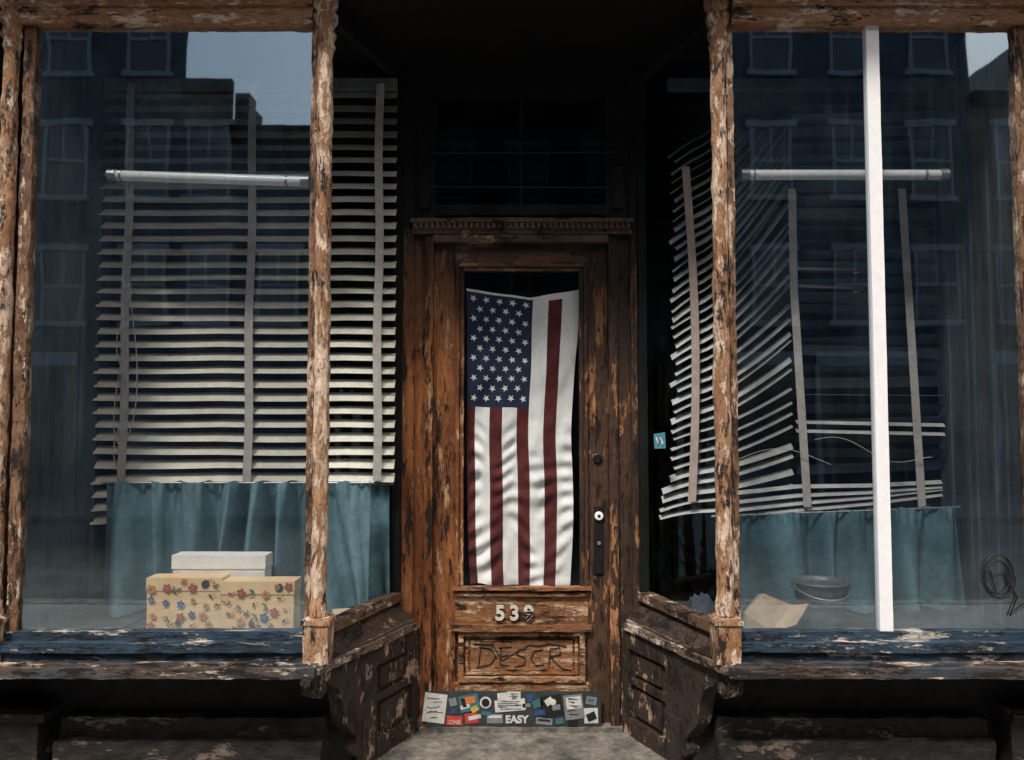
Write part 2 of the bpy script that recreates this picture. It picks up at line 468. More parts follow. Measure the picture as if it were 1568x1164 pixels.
# door surround
b = B(); bR = B(); bt = B()
b.box(-.512, -.455, .60, .70, .2, 2.50, .014, .003)
b.box(-.455, -.405, .625, .70, .2, 2.50, .014, .002)
b.box(-.405, -.368, .608, .70, .2, 2.47, .014, .003)
bR.box(.552, .600, .60, .70, .2, 2.50, .014, .003)
bR.box(.490, .552, .625, .70, .2, 2.50, .014, .002)
bR.box(.450, .490, .608, .70, .2, 2.47, .014, .003)
for x0, x1, y in ((-.512, -.455, .60), (-.455, -.36, .62), (.552, .600, .60), (.44, .552, .62)):
    bt.box(x0, x1, y, .70, 2.50, 3.28, .03, .001)
bt.box(-.36, .44, .62, .70, 2.57, 2.62, .03, .001); bt.box(-.36, .44, .62, .70, 3.15, 3.28, .03, .001)
bt.box(.035, .05, .64, .66, 2.62, 3.15)
bt.box(-.43, -.385, .605, .62, 2.6, 2.80); bt.box(.47, .525, .605, .62, 2.6, 2.80)
bt.done('transom_frame', M_trans, shop)
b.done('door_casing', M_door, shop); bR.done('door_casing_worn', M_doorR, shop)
mk('transom_glass', [(-.36, .665, 2.62), (.44, .665, 2.62), (.44, .665, 3.15), (-.36, .665, 3.15)], [(0, 1, 2, 3)], M_sglass, shop)
stroke('transom_rods', [[(-.40, .60, 2.70), (.49, .60, 2.695)], [(-.40, .60, 2.86), (.49, .60, 2.865)]], .004, M_black, shop)
h = B()
h.box(-.47, .56, .57, .70, 2.525, 2.545, .02, .002)
h.box(-.46, .55, .585, .70, 2.495, 2.525, .02, .001)
x = -.455
while x < .54:
    h.box(x, x + .014, .570, .585, 2.498, 2.522); x += .026
h.box(-.368, .45, .60, .70, 2.44, 2.492, .02, .002)
h.box(-.465, .555, .59, .70, 2.478, 2.496, .02, .002)
h.done('transom_bar_with_dentils', peel('transom_bar_paint', (.15, .095, .06), (.09, .06, .04), (.40, .27, .17), DARK, (.5, 1, 1), .60, .57, 12), shop)

# door leaf
d = B(); dh = B(); dr = B()
d.box(-.366, -.262, .645, .69, .222, 2.44, .014, .0025)
dr.box(.352, .448, .645, .69, .222, 2.44, .014, .0025)
dh.box(-.262, .352, .645, .69, 2.345, 2.44, .016, .0015)
dh.box(-.262, .352, .645, .69, .665, .80, .016, .0025)
dh.box(-.262, .352, .645, .69, .222, .405, .016, .002)
for o, y, w in ((0, .628, .016), (.018, .638, .018)):
    x0, x1, z0, z1 = -.262 + o, .352 - o, .80 + o, 2.345 - o
    d.box(x0, x0 + w, y, .68, z0, z1, .014, .002)
    dr.box(x1 - w, x1, y, .68, z0, z1, .014, .002)
    dh.box(x0 + w, x1 - w, y, .68, z1 - w, z1, .014, .0015)
    dh.box(x0 + w, x1 - w, y, .68, z0, z0 + w, .014, .002)
dh.box(-.275, .365, .615, .66, .828, .842, .014, .003)
dh.box(-.275, .365, .622, .645, .640, .668, .014, .003)
dh.box(-.262, .352, .668, .69, .405, .665, .02, .001)
for o, y, w in ((0, .635, .022), (.03, .655, .014)):
    x0, x1, z0, z1 = -.245 + o, .335 - o, .408 + o, .640 - o * .8
    dh.box(x0, x0 + w, y, .67, z0, z1, .014, .002); dh.box(x1 - w, x1, y, .67, z0, z1, .014, .002)
    dh.box(x0 + w, x1 - w, y, .67, z1 - w, z1, .014, .002); dh.box(x0 + w, x1 - w, y, .67, z0, z0 + w, .014, .002)
dh.box(-.190, .280, .656, .67, .455, .594, .016, .0012)
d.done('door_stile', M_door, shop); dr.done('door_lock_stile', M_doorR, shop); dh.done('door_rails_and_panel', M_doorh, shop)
mk('door_glass', [(-.23, .652, .83), (.32, .652, .83), (.32, .652, 2.32), (-.23, .652, 2.32)], [(0, 1, 2, 3)], M_dglass, shop)
b = B(); b.box(-.388, .402, .598, .604, .222, .380, .03, .001); b.done('kick_plate', M_kick, shop)
# lock
b = B(); b.box(.380, .422, .637, .645, .90, 1.205); b.done('lock_plate', M_black, shop)
def disc(name, c, r, dep, mat, parent, seg=24):
    bb = B(); M = Matrix.Translation(Vector(c)) @ Matrix.Rotation(R(90), 4, 'X')
    pr = [(r, 0), (r, dep * .8), (r * .85, dep)]
    for q, z in pr:
        for i in range(seg):
            a = 2 * math.pi * i / seg; bb.v.append(tuple(M @ Vector((q * math.cos(a), q * math.sin(a), z))))
    for k in range(2):
        for i in range(seg):
            j = (i + 1) % seg; bb.f.append((k * seg + i, k * seg + j, (k + 1) * seg + j, (k + 1) * seg + i))
    bb.f.append(tuple(range(2 * seg, 3 * seg)))
    return bb.done(name, mat, parent)
disc('lock_cylinder', (.402, .637, 1.165), .020, .012, M_paper, shop)
disc('keyhole', (.402, .625, 1.165), .007, .002, M_black, shop)
disc('upper_lock', (.398, .645, 1.43), .022, .012, M_black, shop)
disc('lock_button', (.402, .637, 1.04), .009, .01, M_metal, shop)
# house number
M_digit = plain('house_number_paint', (.66, .62, .56), .6, .3, 30)
for i, ch in enumerate('539'):
    text_mesh('house_number_digit', ch, .092, (-.078 + i * .066, .632, .692), M_digit, shop, depth=.004, bold=.0028)

# graffiti on the panel
g = []
ox, oz = -.155, .475
def L_(pts): return [(ox + p[0] * .11, .6525, oz + p[1] * .09) for p in pts]
g.append(L_([(0, 0), (.05, .5), (.1, 1), (.5, .9), (.75, .5), (.5, .1), (-.1, -.05)]))
g.append(L_([(.95, .9), (.9, .1), (1.3, .05)])); g.append(L_([(.9, .5), (1.25, .6)])); g.append(L_([(.85, .95), (1.4, 1.0)]))
g.append(L_([(2.0, .9), (1.65, .85), (1.6, .6), (1.95, .45), (1.95, .1), (1.5, 0)]))
g.append(L_([(2.7, .85), (2.35, .8), (2.2, .4), (2.4, .05), (2.75, .1)]))
g.append(L_([(2.95, 0), (3.0, .9), (3.4, .95), (3.45, .6), (3.0, .5), (3.5, -.1), (3.9, -.2)]))
g.append(L_([(-.2, 1.15), (.6, 1.1), (1.0, .3), (2.1, 1.1), (2.5, 1.05), (3.0, 1.15), (3.7, 1.0)]))
stroke('panel_graffiti', g, .0026, M_ink, shop)
# ring graffiti on the right pane
pts = []
for i in range(60):
    a = i / 59 * 4 * math.pi
    rr = .055 + .012 * math.sin(a * .7)
    pts.append((1.865 + rr * math.cos(a) * .95, .004, 1.01 + rr * math.sin(a) * 1.25))
tail = [(1.80, .004, .99), (1.88, .004, 1.02), (1.93, .004, .93), (1.90, .004, .86), (1.96, .004, .90)]
stroke('window_graffiti', [pts, tail, [(1.83, .004, 1.03), (1.85, .004, .95), (1.885, .004, 1.04), (1.90, .004, .95)]], .0035, M_ink, shop)

# neighbouring masonry and upper storey
def brick(name, c1, c2, mortar, scale=1):
    m, nt, out = newmat(name)
    tc = nd(nt, 'ShaderNodeTexCoord'); sp = nd(nt, 'ShaderNodeSeparateXYZ'); cb = nd(nt, 'ShaderNodeCombineXYZ')
    nt.links.new(tc.outputs['Object'], sp.inputs[0])
    nt.links.new(math_n(nt, 'ADD', sp.outputs[0], sp.outputs[1]), cb.inputs[0]); nt.links.new(sp.outputs[2], cb.inputs[1])
    bt = nd(nt, 'ShaderNodeTexBrick')
    bt.inputs['Scale'].default_value = scale; bt.inputs['Brick Width'].default_value = .22; bt.inputs['Row Height'].default_value = .075
    bt.inputs['Mortar Size'].default_value = .008
    bt.inputs['Color1'].default_value = c4(c1); bt.inputs['Color2'].default_value = c4(c2); bt.inputs['Mortar'].default_value = c4(mortar)
    nt.links.new(cb.outputs[0], bt.inputs['Vector'])
    n = noise_n(nt, tc.outputs['Object'], 1.2, 6, .6)
    c = mix(nt, 1.0, bt.outputs[0], mix(nt, ramp(nt, n, .3, .7), (.55,) * 3, (1.1,) * 3), 'MULTIPLY')
    bs = nd(nt, 'ShaderNodeBsdfPrincipled'); bs.inputs['Roughness'].default_value = .9
    nt.links.new(c, bs.inputs['Base Color']); nt.links.new(bs.outputs[0], out.inputs[0]); return m
M_br = brick('red_brick', (.2, .08, .055), (.14, .06, .045), (.2, .19, .17))
M_br2 = brick('skylit_blue_brick', (.06, .09, .12), (.045, .068, .092), (.08, .10, .12))  # blue cast of the skylight is mixed into the brick colour
M_br3 = brick('tan_brick', (.12, .12, .12), (.09, .09, .09), (.12, .12, .12))
M_frame = plain('pale_window_frame', (.32, .36, .40), .6, .3, 6)
M_pane = plain('dark_pane', (.03, .04, .05), .08, .2, 2, bump=.0001, spec=.8)
b = B()
b.box(-7, -2.3, -.05, 3.6, 0, 9.5); b.box(2.38, 7, -.05, 3.6, 0, 9.5); b.box(-2.3, 2.38, .05, 3.6, 3.60, 9.5)
b.done('masonry', M_br, shop)
b = B(); p = B()
for z in (4.3, 6.9):
    for xx in (-5.6, -3.4, -1.6, .1, 1.8, 3.6, 5.6):
        yf = .05 if abs(xx) < 2.2 else -.05
        b.box(xx - .5, xx + .5, yf - .06, yf - .001, z - .12, z); b.box(xx - .5, xx + .5, yf - .05, yf - .001, z + 1.7, z + 1.85)
        b.box(xx - .45, xx - .38, yf - .03, yf - .002, z, z + 1.7); b.box(xx + .38, xx + .45, yf - .03, yf - .002, z, z + 1.7)
        b.box(xx - .38, xx + .38, yf - .03, yf - .002, z + .82, z + .88)
        p.box(xx - .38, xx + .38, yf - .01, yf - .003, z, z + .82); p.box(xx - .38, xx + .38, yf - .012, yf - .004, z + .88, z + 1.7)
b.done('upper_window_frames', M_frame, shop); p.done('upper_window_panes', M_pane, shop)
B().box(-7.2, 7.2, -.35, 3.7, 9.5, 9.9).done('roof_cornice', M_dark, shop)

# ------------------------------------------------------------------ window contents
def blind_slat(bb, pts, half, tilt, curve=.004):
    base = len(bb.v)
    dy = half * math.cos(tilt); dz = half * math.sin(tilt)
    for p in pts:
        bb.v.append((p[0], p[1] - dy, p[2] - dz)); bb.v.append((p[0], p[1], p[2] + curve)); bb.v.append((p[0], p[1] + dy, p[2] + dz))
    for i in range(len(pts) - 1):
        a = base + i * 3
        bb.f.append((a, a + 3, a + 4, a + 1)); bb.f.append((a + 1, a + 4, a + 5, a + 2))

bl = empty('venetian_blind')
b = B(); z = 1.17; i = 0
while z < 3.13:
    tl = R(46) + random.uniform(-.08, .08) + .08 * math.sin(z * 2.3)
    xl = -1.885 + random.uniform(-.012, .012)
    xr = -.53 if z > 1.33 else -.68
    sg0 = random.uniform(-.003, .003)
    pp = []
    for k in range(13):
        s = k / 12; xx = xl + (xr - xl) * s
        pp.append((xx, .53, z + sg0 * math.sin(s * 5 + z) - .003 * abs(math.sin(s * math.pi * 2.4)) - (.012 * (1 - s * 8) if s < .12 and z < 1.4 else 0)))
    blind_slat(b, pp, .028, tl); z += .0605
b.done('slats', M_slat, bl, True)
b = B()
for xx in (-1.745, -1.185, -.605):
    for k in range(40):
        za, zb_ = 1.19 + k * .049, 1.19 + (k + 1) * .049
        if xx > -.7 and k < 3: continue
        w = .0185
        bb = len(b.v)
        xo = .004 * math.sin(k * .35 + xx)
        b.v += [(xx - w + xo, .499, za), (xx + w + xo, .499, za), (xx + w + xo, .499, zb_), (xx - w + xo, .499, zb_)]
        b.f.append((bb, bb + 1, bb + 2, bb + 3))
b.done('ladder_tapes', M_tape, bl)
B().box(-1.88, -.53, .51, .55, 3.13, 3.18).done('head_rail', M_metal, bl)
stroke('pull_cord', [[(-1.74 + .03 * math.sin(t * .4), .47, 2.3 - t * .03) for t in range(34)],
                     [(-1.72 - .05 * math.sin(t * .23), .465, 2.0 - .5 * math.sin(t * .13)) for t in range(30)]], .0022, M_tape, bl)

# collapsed blind, right bay
bl = empty('venetian_blind')
b = B(); t1, t2 = .845, 1.27
for i in range(39):
    f = i / 33
    z1 = 1.20 + f * 1.48
    rise = .05 + .42 * min(1, f * 1.5) + random.uniform(-.018, .018)
    drp = .05 + .05 * random.random()
    xl = .715 + .035 * random.random() - (.03 if f < .15 else 0)
    if f < .1: xl -= .03
    pts = []
    xr = 1.272 if f < .9 else 1.25 - (f - .9) * 1.2
    for k in range(12):
        s = k / 11; xx = xl + (xr - xl) * s
        q = (xx - t1) / (t2 - t1)
        if q < 0: zz = z1 + q * rise * .55 - drp * q * q * 2
        else: zz = z1 + rise * (q ** (1.35))
        pts.append((xx, .53 + .02 * s, zz))
    blind_slat(b, pts, .023, R(random.uniform(12, 38)))
b.done('fallen_slats', M_slatw, bl, True)
b = B()
for i in range(27):
    z2 = 1.40 + i * .064 + random.uniform(-.008, .008)
    dz = random.uniform(-.012, .012)
    blind_slat(b, [(1.29, .54, z2 + dz), (1.55, .54, z2 + dz * .3), (1.8, .54, z2 - dz * .4), (1.965 + random.uniform(-.02, 0), .54, z2 - dz)], .026, R(random.choice([-50, -60, -40, -65, 0])))
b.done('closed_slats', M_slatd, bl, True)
b = B()
for z2, zr in ((1.205, 1.275), (1.235, 1.30), (1.27, 1.31), (1.31, 1.33), (1.56, 1.545), (1.60, 1.585), (2.22, 2.19), (2.30, 2.28)):
    blind_slat(b, [(1.0, .52, z2 - .03), (1.28, .52, z2), (1.6, .52, (z2 + zr) / 2 - .006), (1.93, .52, zr)] if z2 < 1.4 else
               [(1.28, .52, z2), (1.6, .52, (z2 + zr) / 2), (1.95 if z2 < 2 else 1.55, .52, zr)], .013, R(38))
b.done('loose_slats', M_slatw, bl, True)
def tape(bb, pl, w):
    base = len(bb.v)
    for x_, y_, z_ in pl: bb.v += [(x_ - w, y_, z_), (x_ + w, y_, z_)]
    for i in range(len(pl) - 1):
        a = base + 2 * i; bb.f.append((a, a + 1, a + 3, a + 2))
b = B()
tape(b, [(1.275 + .055 * max(0, (2.2 - (2.66 - t * .048))) * .8, .497, 2.66 - t * .048) for t in range(31)], .018)
tape(b, [(1.775 + .0018 * t, .497, 2.66 - t * .048) for t in range(31)], .018)
b.done('ladder_tapes', M_tape, bl)
b = B()
tape(b, [(.79 + .035 * math.sin(t / 30 * math.pi * .9), .490, 2.76 - t * .0505) for t in range(31)], .018)
b.done('stained_tape', M_tape2, bl)
stroke('tangled_cord', [[(1.35 + .018 * t, .48, 1.52 - .0035 * t + .03 * math.sin(t * .25)) for t in range(30)],
                        [(1.0 + .02 * t, .48, 1.43 + .05 * math.sin(t * .17)) for t in range(22)]], .0018, M_tape, bl)
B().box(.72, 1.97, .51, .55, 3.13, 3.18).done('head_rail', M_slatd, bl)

def curtain(name, x0, x1, y, z0, z1, mat, seed, freq=42, amp=.05, slope=0, nx=620):
    e = empty(name); nz = 36; v = []; f = []
    for i in range(nx + 1):
        s = i / nx; x = x0 + (x1 - x0) * s
        edge = min(1, (x1 - x) / .12 + .25) if seed < 5 else min(1, (x - x0) / .12 + .25)
        for j in range(nz + 1):
            t = j / nz
            ph = x * freq + 7.0 * noise.noise(Vector((x * 2.6, seed, t * .30)))
            wv = math.sin(ph); fold = math.copysign(abs(wv) ** .8, wv)
            a = amp * edge * (.30 + .75 * t ** .6) * max(.25, 1 + 1.3 * noise.noise(Vector((x * 4, seed + 3, t * .6))))
            yy = y + a * fold + .010 * noise.noise(Vector((x * 22, t * 2, seed))) + .007 * math.sin(x * 150) * max(0, 1 - t * 4)
            xx = x + .022 * math.sin(ph * .5 + 1) * t + .05 * (s - .5) * t * 0.6
            top = z1 - .012 * abs(math.sin(x * 26)) + slope * s
            v.append((xx, yy, top + (z0 - top) * t + .008 * math.sin(ph) * t))
    for i in range(nx):
        for j in range(nz):
            a = i * (nz + 1) + j; f.append((a, a + 1, a + nz + 2, a + nz + 1))
    mk('cloth', v, f, mat, e, True)
    stroke('rod', [[(x0 - .02, y, z1 - .012), (x1 + .015, y, z1 - .012 + slope)]], .005, M_metal, e)
    return e
curtain('curtain', -1.77, -.62, .42, .785, 1.345, M_curt, 1.3, 46, .056)
curtain('curtain', -.70, -.555, .555, .785, 1.33, M_curt2, 2.2, 60, .014, nx=90)
curtain('curtain', .89, 1.94, .42, .785, 1.20, M_curt2, 8.7, 40, .058, slope=.04)

def tube(name, xa, za, xb, zb):
    e = empty(name); y = .20
    stroke('glass_tube', [[(xa + .03, y, za), (xb - .03, y, zb)]], .0215, M_tube, e).data.bevel_resolution = 6
    stroke('end_caps', [[(xa, y, za), (xa + .035, y, za)], [(xb - .035, y, zb), (xb, y, zb)]], .0255, M_metal, e).data.bevel_resolution = 6
    stroke('rim_bands', [[(xa + .05, y, za), (xa + .058, y, za)], [(xb - .10, y, zb), (xb - .09, y, zb)]], .0235, M_metal, e).data.bevel_resolution = 6
    for o in e.children: 
        if o.type == 'CURVE': o.data.use_fill_caps = True
    B().box(xa + .02, xb - .02, y + .02, y + .05, min(za, zb) + .0, max(za, zb) + .012).done('batten', M_metal, e)
    stroke('hanger_wires', [[(xa + .12, y + .035, za), (xa + .12, y + .035, 3.28)], [(xb - .12, y + .035, zb), (xb - .12, y + .035, 3.28)]], .002, M_black, e)
tube('fluorescent_light', -1.685, 2.628, -.845, 2.602)
tube('fluorescent_light', .955, 2.63, 1.82, 2.63)

# floral boxes
FC = [plain('flower_%d' % i, c, .8, .15, 20) for i, c in enumerate([(.03, .12, .32), (.42, .08, .05), (.08, .04, .03), (.62, .28, .10), (.16, .17, .06), (.02, .02, .02)])]
M_flor = plain('printed_cream_card', (.86, .68, .40), .7, .1, 5, col2=(.86, .52, .26))
def flower(cx, cz, r, y, k, rot, asp=1.0):
    pts = []
    for i in range(24):
        a = 2 * math.pi * i / 24
        rr = r * (.55 + .45 * abs(math.cos(a * k / 2)))
        px, pz = rr * math.cos(a) * asp, rr * math.sin(a) / asp
        pts.append((cx + px * math.cos(rot) - pz * math.sin(rot), y, cz + px * math.sin(rot) + pz * math.cos(rot)))
    return pts
def fbox(x0, x1, y0, y1, z0, z1, seed, tilt):
    rnd = random.Random(seed); e = empty('floral_gift_box')
    cx = (x0 + x1) / 2
    b = B(); b.box(x0, x1, y0, y1, z0, z1 - .008, .03, .0012); b.box(x0 - .003, x1 + .003, y0 - .003, y1, z1 - .05, z1, .03, .001)
    b.done('box_and_lid', M_flor, e)
    pl = {}
    pos = []
    for t in range(500):
        px, pz = rnd.uniform(x0 + .014, x1 - .014), rnd.uniform(z0 + .014, z1 - .014)
        if all((px - a) ** 2 + (pz - c) ** 2 > .038 ** 2 for a, c in pos): pos.append((px, pz))
    def put(m, P):
        pl.setdefault(m, B()); bb = pl[m]; s0 = len(bb.v); bb.v += P; bb.f.append(tuple(range(s0, s0 + len(P))))
    for px, pz in pos:
        typ = rnd.random(); rot = rnd.random() * 6; yy = y0 - .0075
        if typ < .4:
            m = rnd.choice([0, 3, 1]); put(m, flower(px, pz, rnd.uniform(.012, .020), yy, 5, rot)); put(5 if m == 3 else 3, flower(px, pz, .004, yy - .0008, 2, 0))
        elif typ < .75:
            for q in range(3):
                put(4 if q else rnd.choice([2, 3]), flower(px + rnd.uniform(-.012, .012), pz + rnd.uniform(-.012, .012), .008, yy - .0004 * q, 2, rot + q, 1.5))
        else:
            put(rnd.choice([1, 2, 3]), flower(px, pz, .008, yy, 2, rot, 1.2)); put(3, flower(px + .014, pz + .006, .005, yy, 2, rot + 1, 1.3))
    for m, bb in pl.items(): bb.done('printed_flowers', FC[m], e)
    disc('dark_motif', (cx + .085, y0 - .004, z1 - .024), .016, .003, FC[5], e); disc('dark_motif', (cx - .02, y0 - .004, z0 + .035), .012, .003, FC[5], e)
    return e
fbox(-1.438, -1.146, .10, .19, .775, .985, 3, 0)
fbox(-1.138, -.855, .080, .18, .775, .975, 11, 0)
wb = empty('white_box')
b = B(); b.box(-1.385, -1.01, .21, .30, .775, 1.05, .04, .0015); b.box(-1.389, -1.006, .206, .304, 1.0, 1.055, .04, .001); b.done('carton', M_paper, wb)

# bucket
bk = empty('metal_bucket')
b = B(); cx, cy = 1.255, .20
b.lathe([(.080, .775), (.084, .78), (.094, .86), (.0965, .862), (.0965, .868), (.095, .87), (.108, .945), (.113, .947), (.113, .955), (.106, .955), (.09, .86), (.078, .79), (.01, .785)], cx, cy, 40, .0008, .02)
b.done('pail', M_gmetal, bk, True)
stroke('bail_handle', [[(cx - .112 * math.cos(R(a)), cy - .13 * math.sin(R(a)) * .9, .94 - .04 * math.sin(R(a))) for a in range(0, 181, 10)]], .003, M_metal, bk)
b = B()
for sx in (-1, 1): b.box(cx + sx * .108 - .006, cx + sx * .108 + .006, cy - .015, cy + .015, .92, .95)
b.done('lugs', M_metal, bk)

# opened cardboard box lying on shelf
cb = empty('cardboard_box')
v = [(.90, .06, .80), (.90, .06, .86), (.99, .10, .925), (1.11, .12, .875), (1.17, .10, .885), (1.10, .05, .815), (1.0, .04, .79), (.9, .2, .79), (1.14, .22, .79), (1.0, .2, .90)]
f = [(0, 6, 3, 2, 1), (6, 5, 4, 3), (1, 2, 9, 7), (2, 3, 8, 9), (3, 4, 8)]
mk('flaps', v, f, M_card, cb)
def rag(name, cx, cy, z0, sx, sy, h, mat, seed):
    v = []; f = []; n = 26
    for i in range(n + 1):
        for j in range(n + 1):
            a, c = i / n * 2 - 1, j / n * 2 - 1
            r = math.sqrt(a * a + c * c)
            q = noise.noise(Vector((a * 2.2, c * 2.2, seed))); q2 = abs(noise.noise(Vector((a * 5, c * 5, seed + 4))))
            hh = max(0, 1 - r ** 2) * h * (.7 + .6 * q) + q2 * h * .4 * max(0, 1.1 - r)
            v.append((cx + a * sx * (1 + .25 * q), cy + c * sy, z0 + hh))
    for i in range(n):
        for j in range(n):
            a = i * (n + 1) + j; f.append((a, a + 1, a + n + 2, a + n + 1))
    return mk(name, v, f, mat, None, True)
M_rag = plain('dark_rag_cloth', (.04, .05, .07), .9, .4, 8)
rag('crumpled_cloth', 1.62, .25, .775, .12, .1, .05, M_rag, 2)
rag('crumpled_cloth', .80, .35, .775, .09, .1, .10, M_rag, 5)
rag('crumpled_cloth', 1.82, .2, .775, .1, .1, .09, M_rag, 9)
b = B(); M = Matrix.Translation((-.70, .30, .785)) @ Matrix.Rotation(R(14), 4, 'Z') @ Matrix.Rotation(R(24), 4, 'X')
b.box(-.05, .06, -.05, .05, .0, .006, .02, .0015, M); b.done('cardboard_scrap', M_card)

# ------------------------------------------------------------------ flag
fl = empty('american_flag')
def fpos(s, t, lift=0.0):
    tl = Vector((-.219, 0, 2.234)); tr = Vector((.311, 0, 2.228)); bL = Vector((-.199, 0, .845)); bR = Vector((.272, 0, .828))
    p = tl.lerp(tr, s).lerp(bL.lerp(bR, s), t)
    sag = (.075 * s if s < .56 else max(0, .042 - .1 * (s - .56))) * max(0, 1 - t * 3)
    p.z -= sag
    p.z += .006 * noise.noise(Vector((s * 6, 3, 5))) * t
    p.x += .010 * math.sin(t * 9 + 1) * (s - .3) + .005 * math.sin(t * 5 + 2) + .006 * noise.noise(Vector((s * 3, t * 5, 31)))
    y = .684
    y += .011 * math.sin(s * 15 + 3 * noise.noise(Vector((s * 2, t * 2, 1)))) * (.5 + .5 * t)
    y += .012 * noise.noise(Vector((s * 5, t * 7, 4)))
    w = max(0, min(1, (t - .40) / .2))
    ph = t * 105 + 9 * noise.noise(Vector((s * 3.0, t * 3, 2))) + s * 9
    y += w * .0085 * math.sin(ph) * max(0, .45 + 1.5 * noise.noise(Vector((s * 7, t * 5, 9))))
    y += (1 - w) * .008 * math.sin(s * 9 + t * 17 + 2 * noise.noise(Vector((s * 4, t * 4, 7))))
    y += .006 * math.sin(s * 34 + t * 40) * noise.noise(Vector((s * 4, t * 6, 17)))
    p.y = max(y, .6575) - lift
    return p
bounds = [0, .075, .215, .335, .475, .59, .73, .85, 1.0]
ss_ = []
sidx = []
for k in range(8):
    nseg = 8
    for q in range(nseg): ss_.append(bounds[k] + (bounds[k + 1] - bounds[k]) * q / nseg); sidx.append(k)
ss_.append(1.0)
NT = 360; v = []; f = []; fm = []
for i, s in enumerate(ss_):
    for j in range(NT + 1): v.append(tuple(fpos(s, j / NT)))
for i in range(len(ss_) - 1):
    for j in range(NT):
        a = i * (NT + 1) + j; f.append((a, a + 1, a + NT + 2, a + NT + 1))
        t = j / NT; k = sidx[i]
        if k <= 4 and t < .405: m = 2
        elif k > 4 and t < .02: m = 1
        else: m = 0 if k % 2 == 0 else 1
        if k <= 4 and t < .008: m = 1
        fm.append(m)
Fr = plain('flag_red', (.115, .016, .014), .9, .45, 9); Fw = plain('flag_white', (.74, .73, .70), .9, .16, 7); Fb = plain('flag_blue', (.013, .021, .055), .9, .25, 12)
mk('cloth', v, f, None, fl, True, [Fr, Fw, Fb], fm)
b = B()
for r in range(11):
    t = .03 + r * .0345
    cnt = 5 if r % 2 == 0 else 4
    for c in range(cnt):
        s = .062 + c * .117 + (0 if cnt == 5 else .0585)
        rot = random.uniform(-.3, .3); base = len(b.v); b.v.append(tuple(fpos(s, t, .002)))
        for k in range(10):
            a = rot + k * math.pi / 5 + math.pi; rr = .0185 if k % 2 == 0 else .0076
            b.v.append(tuple(fpos(s + rr * math.sin(a) / .53, t - rr * math.cos(a) / 1.4, .002)))
        for k in range(10): b.f.append((base, base + 1 + k, base + 1 + (k + 1) % 10))
b.done('stars', Fw, fl)

# ------------------------------------------------------------------ stickers
st = empty('door_stickers')
KX = lambda u: (u - 784) * .00299
KZ = lambda v_: .216 + (1110 - v_) * .00295
SM = {k: plain('sticker_' + k, c, .5, .25, 30) for k, c in dict(white=(.62, .62, .60), red=(.5, .06, .04), teal=(.05, .16, .18), orange=(.6, .2, .05), grey=(.22, .23, .24), black=(.015, .015, .015), cyan=(.12, .42, .52), blue=(.03, .08, .18), yellow=(.5, .38, .1)).items()}
def stick(u0, u1, v0, v1, col, rot=0, lay=0):
    cx, cz = (KX(u0) + KX(u1)) / 2, (KZ(v0) + KZ(v1)) / 2; w, h_ = (KX(u1) - KX(u0)) / 2, (KZ(v0) - KZ(v1)) / 2
    y = .5955 - lay * .0006
    P = []
    for a, c in ((-1, -1), (1, -1), (1, 1), (-1, 1)):
        xx, zz = a * w, c * h_; P.append((cx + xx * math.cos(rot) - zz * math.sin(rot), y, cz + xx * math.sin(rot) + zz * math.cos(rot)))
    mk('sticker', P, [(0, 1, 2, 3)], SM[col], st)
stick(650, 684, 1057, 1101, 'white', -.12)
stick(685, 709, 1091, 1105, 'red', -.05); stick(704, 734, 1059, 1084, 'teal', .2); stick(709, 728, 1062, 1072, 'orange', .1, 1); stick(706, 720, 1074, 1080, 'white', .3, 1)
stick(713, 733, 1087, 1102, 'red', .1); stick(718, 737, 1090, 1096, 'white', .2, 1)
stick(758, 804, 1066, 1084, 'white', .08); stick(776, 797, 1054, 1070, 'white', 0, 1); stick(762, 776, 1056, 1068, 'white', .1, 2)
stick(746, 770, 1088, 1102, 'grey', 0); stick(748, 768, 1090, 1094, 'white', 0, 1)
stick(828, 860, 1060, 1092, 'black', .15); stick(834, 846, 1064, 1074, 'white', .6, 1); stick(845, 857, 1074, 1082, 'grey', .1, 1)
stick(815, 830, 1066, 1078, 'teal', .4)
stick(863, 892, 1059, 1096, 'grey', .12, 0); stick(866, 889, 1062, 1080, 'white', .12, 1)
stick(893, 914, 1079, 1102, 'white', .03); stick(897, 911, 1086, 1098, 'black', .4, 1)
stick(800, 812, 1072, 1078, 'grey', .1)
stick(689, 700, 1064, 1076, 'grey', .2); stick(691, 699, 1080, 1088, 'blue', -.3); stick(722, 733, 1076, 1085, 'yellow', .5, 2); stick(738, 752, 1084, 1090, 'teal', -.1, 2)
stick(806, 816, 1058, 1070, 'blue', .2); stick(818, 834, 1082, 1090, 'blue', .1, 2); stick(820, 845, 1094, 1104, 'grey', -.1); stick(823, 842, 1096, 1099, 'black', -.1, 1)
stick(850, 862, 1094, 1103, 'teal', .2, 2); stick(868, 884, 1097, 1106, 'black', .05, 2); stick(896, 912, 1062, 1074, 'grey', -.15); stick(899, 908, 1065, 1070, 'teal', -.15, 1)
stick(708, 714, 1064, 1078, 'black', .3, 2)
disc('round_sticker', (KX(744), .597, KZ(1071)), .026, .001, SM['white'], st)
disc('round_sticker', (KX(744), .5955, KZ(1071)), .018, .001, SM['black'], st)
disc('round_sticker', (KX(846), .595, KZ(1070)), .014, .001, SM['white'], st)
text_mesh('sticker_lettering', 'EASY', .046, (KX(774), .5935, KZ(1101)), SM['white'], st, depth=.0006, bold=.002)
text_mesh('sticker_lettering', 'ONE', .026, (KX(688), .5945, KZ(1103)), SM['white'], st, depth=.0004)
sc = []
rnd = random.Random(5)
